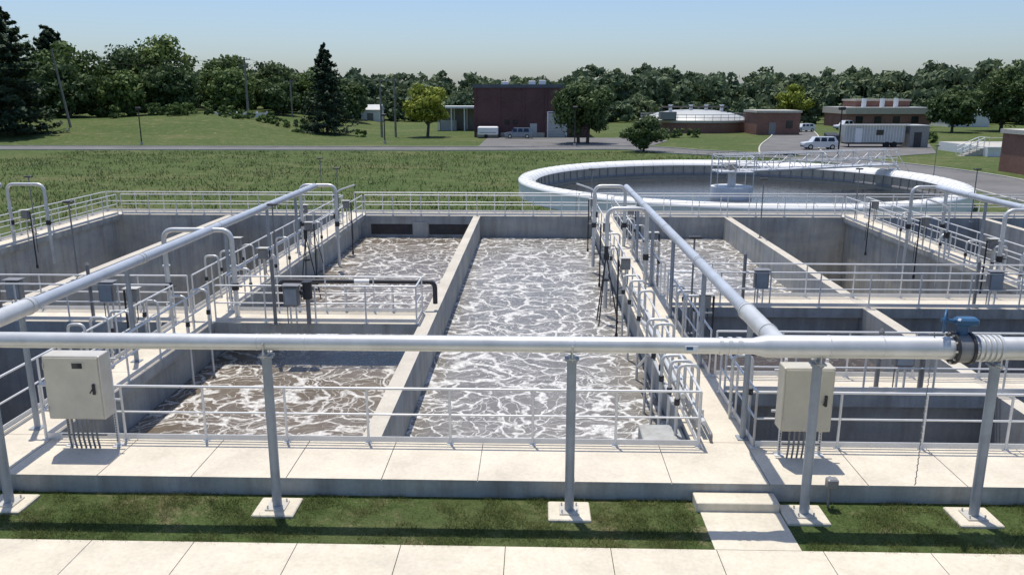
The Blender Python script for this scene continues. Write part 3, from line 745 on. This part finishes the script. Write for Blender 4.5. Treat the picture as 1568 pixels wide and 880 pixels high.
part(p,'walls',lambda mb:(mb.box(39.8,47.5,149,158,g-.2,2.9,'brick','roof'),mb.box(39.6,47.7,148.8,158.2,2.9,3.3,'kerb'),mb.box(42,43.2,148.94,148.99,g,1.2,'midg'),mb.box(45,46.2,148.94,148.99,.2,1.5,'glass')))
p=empty('brick_building')
def f(mb):
    mb.box(68,86,182,196,g-.2,1.9,'brick'); mb.box(67.6,86.4,181.6,196.4,1.9,3.3,'beige','tin')
    mb.box(72,84,188,196,3.3,4.6,'brick'); mb.box(71.8,84.2,187.8,196.2,4.6,5.0,'beige')
    for x in (70,74,78,82): mb.box(x,x+1.5,181.93,181.99,0,1.4,'glass')
    for x in (73,77,80): mb.cyl((x,186,3.3),(x,186,5.2),.5,'white',12)
part(p,'walls',f)
p=empty('white_building')
part(p,'walls',lambda mb:(mb.box(92,101,186,194,g,2.6,'white'),mb.add([(91.7,185.7,2.6),(101.3,185.7,2.6),(101.3,190,3.8),(91.7,190,3.8),(91.7,194.3,2.6),(101.3,194.3,2.6)],[(0,1,2,3),(3,2,5,4),(0,3,4),(1,5,2)],'tin'),mb.box(94,96,185.93,185.99,0,1.4,'glass')))
p=empty('brick_pump_house')
def f(mb):
    ox=4.0
    mb.box(40.9+ox,53+ox,70.5,80,g-.2,2.6,'brick','roof'); mb.box(40.7+ox,53.2+ox,70.3,80.2,2.6,3.0,'kerb'); mb.box(40.85+ox,53.05+ox,70.46,70.499,g-.1,g+.3,'kerb')
    for x in (42.0+ox,45+ox,48+ox):
        mb.box(x,x+1.3,70.44,70.49,g+.5,1.3,'glass')
        vs=[(x+.65+.65*math.cos(a),70.44,1.3+.65*math.sin(a)) for a in np.linspace(0,math.pi,12)]; mb.add(vs,[tuple(range(11,-1,-1))],'glass')
        vs=[]
        for a in np.linspace(0,math.pi,13): vs+=[(x+.65+.66*math.cos(a),70.42,1.3+.66*math.sin(a)),(x+.65+.9*math.cos(a),70.42,1.3+.9*math.sin(a))]
        mb.add(vs,[(2*i,2*i+1,2*i+3,2*i+2) for i in range(12)],'kerb'); mb.box(x-.1,x+1.4,70.38,70.439,g+.35,g+.5,'kerb')
        mb.box(x+.62,x+.68,70.42,70.439,g+.5,1.9,'white'); mb.box(x,x+1.3,70.41,70.419,.3,.36,'white')
part(p,'walls',f)
mb=MB()
mb.bbox(42.8,51.0,114.5,117,-.35,2.1,'tin',.06)
for i in range(20): mb.box(42.95+i*.4,43.0+i*.4,114.47,114.51,-.25,2.0,'white')
mb.box(44.2,45.1,114.44,114.468,-.3,1.6,'white'); mb.box(47,48,114.44,114.468,.7,1.4,'glass')
for x in (48.6,49.6): mb.cyl((x,114.5,-.6),(x,114.9,-.6),.42,'tyre',14)
mb.box(43.2,50.8,114.7,116.8,-.55,-.35,'dark'); mb.cyl((43.6,115,-1),(43.6,115,-.4),.08,'dark')
mb.box(42.4,51.5,114.2,114.5,2.1,2.2,'white')
mb.build('office_trailer')
mb=MB(); mb.bbox(51.4,54.0,114,118,-1.0,1.9,'midg',.05); mb.box(51.3,54.1,113.9,118.1,1.9,2.05,'tin'); mb.box(52,53,113.96,113.995,-.9,1.1,'dark'); mb.build('equipment_shed')
def dumpster(x,y):
    mb=MB(); mb.add([(x,y,-.9),(x+1.4,y,-.9),(x+1.6,y,.6),(x-.1,y,.6),(x,y+1.4,-.9),(x+1.4,y+1.4,-.9),(x+1.6,y+1.4,.9),(x-.1,y+1.4,.9)],[(0,1,2,3),(5,4,7,6),(1,5,6,2),(4,0,3,7),(3,2,6,7)],'dark')
    mb.box(x-.15,x+1.65,y-.06,y+.0,.5,.62,'midg'); 
    for a in (.2,1.2): mb.cyl((x+a,y-.02,-.92),(x+a,y+.1,-.92),.09,'tyre',8)
    mb.build('dumpster')
dumpster(41.0,116)
def car(name,x,y,L,H,k,pickup=False,rot=0):
    z=float(gz(x,y))+.05; Wd=1.8
    body=[(0,.3),(0,.75),(.02,.9),(.2,1.0),(.95,1.02),(1.0,.85),(1.0,.35),(.97,.3)]
    cab=[(.22,1.0),(.32,H),(.88 if not pickup else .6,H),(.96 if not pickup else .68,1.01)]
    mb=MB()
    def ext(pr,w,k,inset=0):
        n=len(pr); vs=[(a*L,-w/2,b) for a,b in pr]+[(a*L,w/2,b) for a,b in pr]
        for i in range(n):
            if inset and pr[i][1]>1.1:
                vs[i]=(vs[i][0],-w/2+inset,vs[i][2]); vs[n+i]=(vs[n+i][0],w/2-inset,vs[n+i][2])
        mb.add(vs,[tuple(range(n)),tuple(range(2*n-1,n-1,-1))]+[(i,n+i,n+(i+1)%n,(i+1)%n) for i in range(n)],k)
    ext(body,Wd,k); ext(cab,Wd-.1,k,.16)
    for s in (-1,1):
        def W_(a,b,h0=1.06,h1=H-.1):
            y0=s*(Wd/2-.045); y1=s*(Wd/2-.045-.13)
            mb.add([(a*L,y0,h0),(b*L,y0,h0),((b-.015)*L,y1,h1),((a+.03)*L,y1,h1)],[(0,1,2,3)],'glass')
        W_(.27,.44);W_(.46,.64 if not pickup else .62)
        if not pickup: W_(.66,.86)
        for wx in (.18,.8):
            mb.cyl((wx*L,s*(Wd/2-.2),.34),(wx*L,s*(Wd/2+.02),.34),.34,'tyre',16); mb.cyl((wx*L,s*(Wd/2+.01),.34),(wx*L,s*(Wd/2+.035),.34),.2,'steel',12)
        mb.box(-.01*L,.02*L,s*.75-.12,s*.75+.12,.68,.82,'white'); mb.box(.985*L,1.005*L,s*.78-.1,s*.78+.1,.7,.9,'dark')
    mb.box(-.03,.02,-.8,.8,.35,.5,'dark'); mb.box(L-.01,L+.04,-.8,.8,.35,.5,'dark')
    o=mb.build(name); o.location=(x,y,z); o.rotation_euler=(0,0,rot)
car('parked_car',-5.0,136,4.6,1.7,'cars'); car('parked_car',35.6,110,4.6,1.65,'carb'); car('parked_pickup_truck',61.5,170,5.5,1.85,'carb',True,.3); car('parked_car',50,160,4.5,1.55,'carb',False,.4)
mb=MB(); mb.bbox(-9.6,-6.2,136.5,138.5,-.5,.9,'white',.15); mb.cyl((-8.2,136.5,-.66),(-8.2,136.75,-.66),.33,'tyre',12); mb.box(-6.2,-5.2,137.4,137.6,-.6,-.5,'dark'); mb.box(-9.3,-6.5,136.47,136.5,-.1,0,'midg'); mb.build('enclosed_trailer')
def upole(x,y,h,lean=0,arms=1,r=.16,k='wood'):
    z=float(gz(x,y)); mb=MB(); mb.cyl((x,y,z-.2),(x+lean,y,z+h),r,k,8,r*.65)
    for i in range(arms):
        zz=z+h-.5-i*1.2; t=(zz-z)/h; xx=x+lean*t
        mb.box(xx-1.2,xx+1.2,y-.18,y-.06,zz,zz+.13,k)
        for q in (-1.1,-.5,.5,1.1): mb.cyl((xx+q,y-.12,zz+.13),(xx+q,y-.12,zz+.35),.05,'midg',6)
    mb.build('utility_pole'); return (x+lean,y,z+h)
A=[upole(-77.5,135,12.5,-1.6,0,.22),upole(-55.5,158,11,0,2,.26),upole(-50.5,170,7.5,0,1,.2),upole(-26.3,140,9.8,0,1,.22),upole(-23.9,140,9.8,0,1,.2)]
mb=MB()
for a,b in ((0,1),(1,3)):
    for dz in (0,-.9):
        pa=Vector(A[a]);pb=Vector(A[b]); mb.sweep([pa.lerp(pb,t)+Vector((0,0,dz-4*1.2*t*(1-t))) for t in np.linspace(0,1,12)],.028,'dark',4,False)
pa=Vector(A[0]);pb=Vector((-140,118,12)); mb.sweep([pa.lerp(pb,t)+Vector((0,0,-4*1.2*t*(1-t))) for t in np.linspace(0,1,12)],.028,'dark',4,False)
mb.build('power_lines')
def lamp(x,y,h):
    z=float(gz(x,y)); mb=MB(); mb.cyl((x,y,z),(x,y,z+h),.1,'dark',8,.07); mb.bbox(x-.35,x+.35,y-.25,y+.25,z+h,z+h+.35,'dark',.06); mb.cyl((x,y,z),(x,y,z+.4),.2,'kerb',10); mb.build('street_lamp')
lamp(-57.5,118,5.0); lamp(5.6,116,5.2); lamp(33.8,92,5.5); lamp(-22.5,122,4)
mb=MB(); mb.box(-62,-52,158,158.4,1.4,2.6,'white')
for i in range(6): mb.box(-62+i*2,-61.8+i*2,157.9,158.5,1.0,2.9,'white')
mb.build('low_fence')
# ------------------------------------------------------------ world, sun, camera
sv=Vector((-.10,.23,1)).normalized(); el=math.asin(sv.z); az=math.atan2(sv.x,sv.y)
w=bpy.data.worlds.new('World'); S.world=w; w.use_nodes=True; nt=w.node_tree; nt.nodes.clear()
sky=nt.nodes.new('ShaderNodeTexSky'); sky.sky_type='NISHITA'; sky.sun_disc=False; sky.sun_elevation=el; sky.sun_rotation=az
sky.air_density=1.0; sky.dust_density=1.3; sky.ozone_density=2.6
bg=nt.nodes.new('ShaderNodeBackground'); bg.inputs[1].default_value=.125; ow=nt.nodes.new('ShaderNodeOutputWorld')
tint=mix(nt,1.0,sky.outputs[0],(.92,1.0,1.15),'MULTIPLY')
nt.links.new(tint,bg.inputs[0]); nt.links.new(bg.outputs[0],ow.inputs[0])
l=bpy.data.lights.new('sun','SUN'); l.energy=4.3; l.angle=R(.53); l.color=(1,.95,.87)
lo=bpy.data.objects.new('sun',l); S.collection.objects.link(lo); lo.rotation_euler=sv.to_track_quat('Z','Y').to_euler()
cd=bpy.data.cameras.new('camera'); cd.sensor_width=36; cd.lens=1235/1568*36; cd.clip_end=6000; cd.clip_start=.1
co=bpy.data.objects.new('camera',cd); S.collection.objects.link(co); co.location=(0,0,6.3); co.rotation_euler=(R(90-13.52),0,R(1.62)); S.camera=co
S.view_settings.view_transform='Standard'; S.view_settings.look='None'; S.view_settings.exposure=0
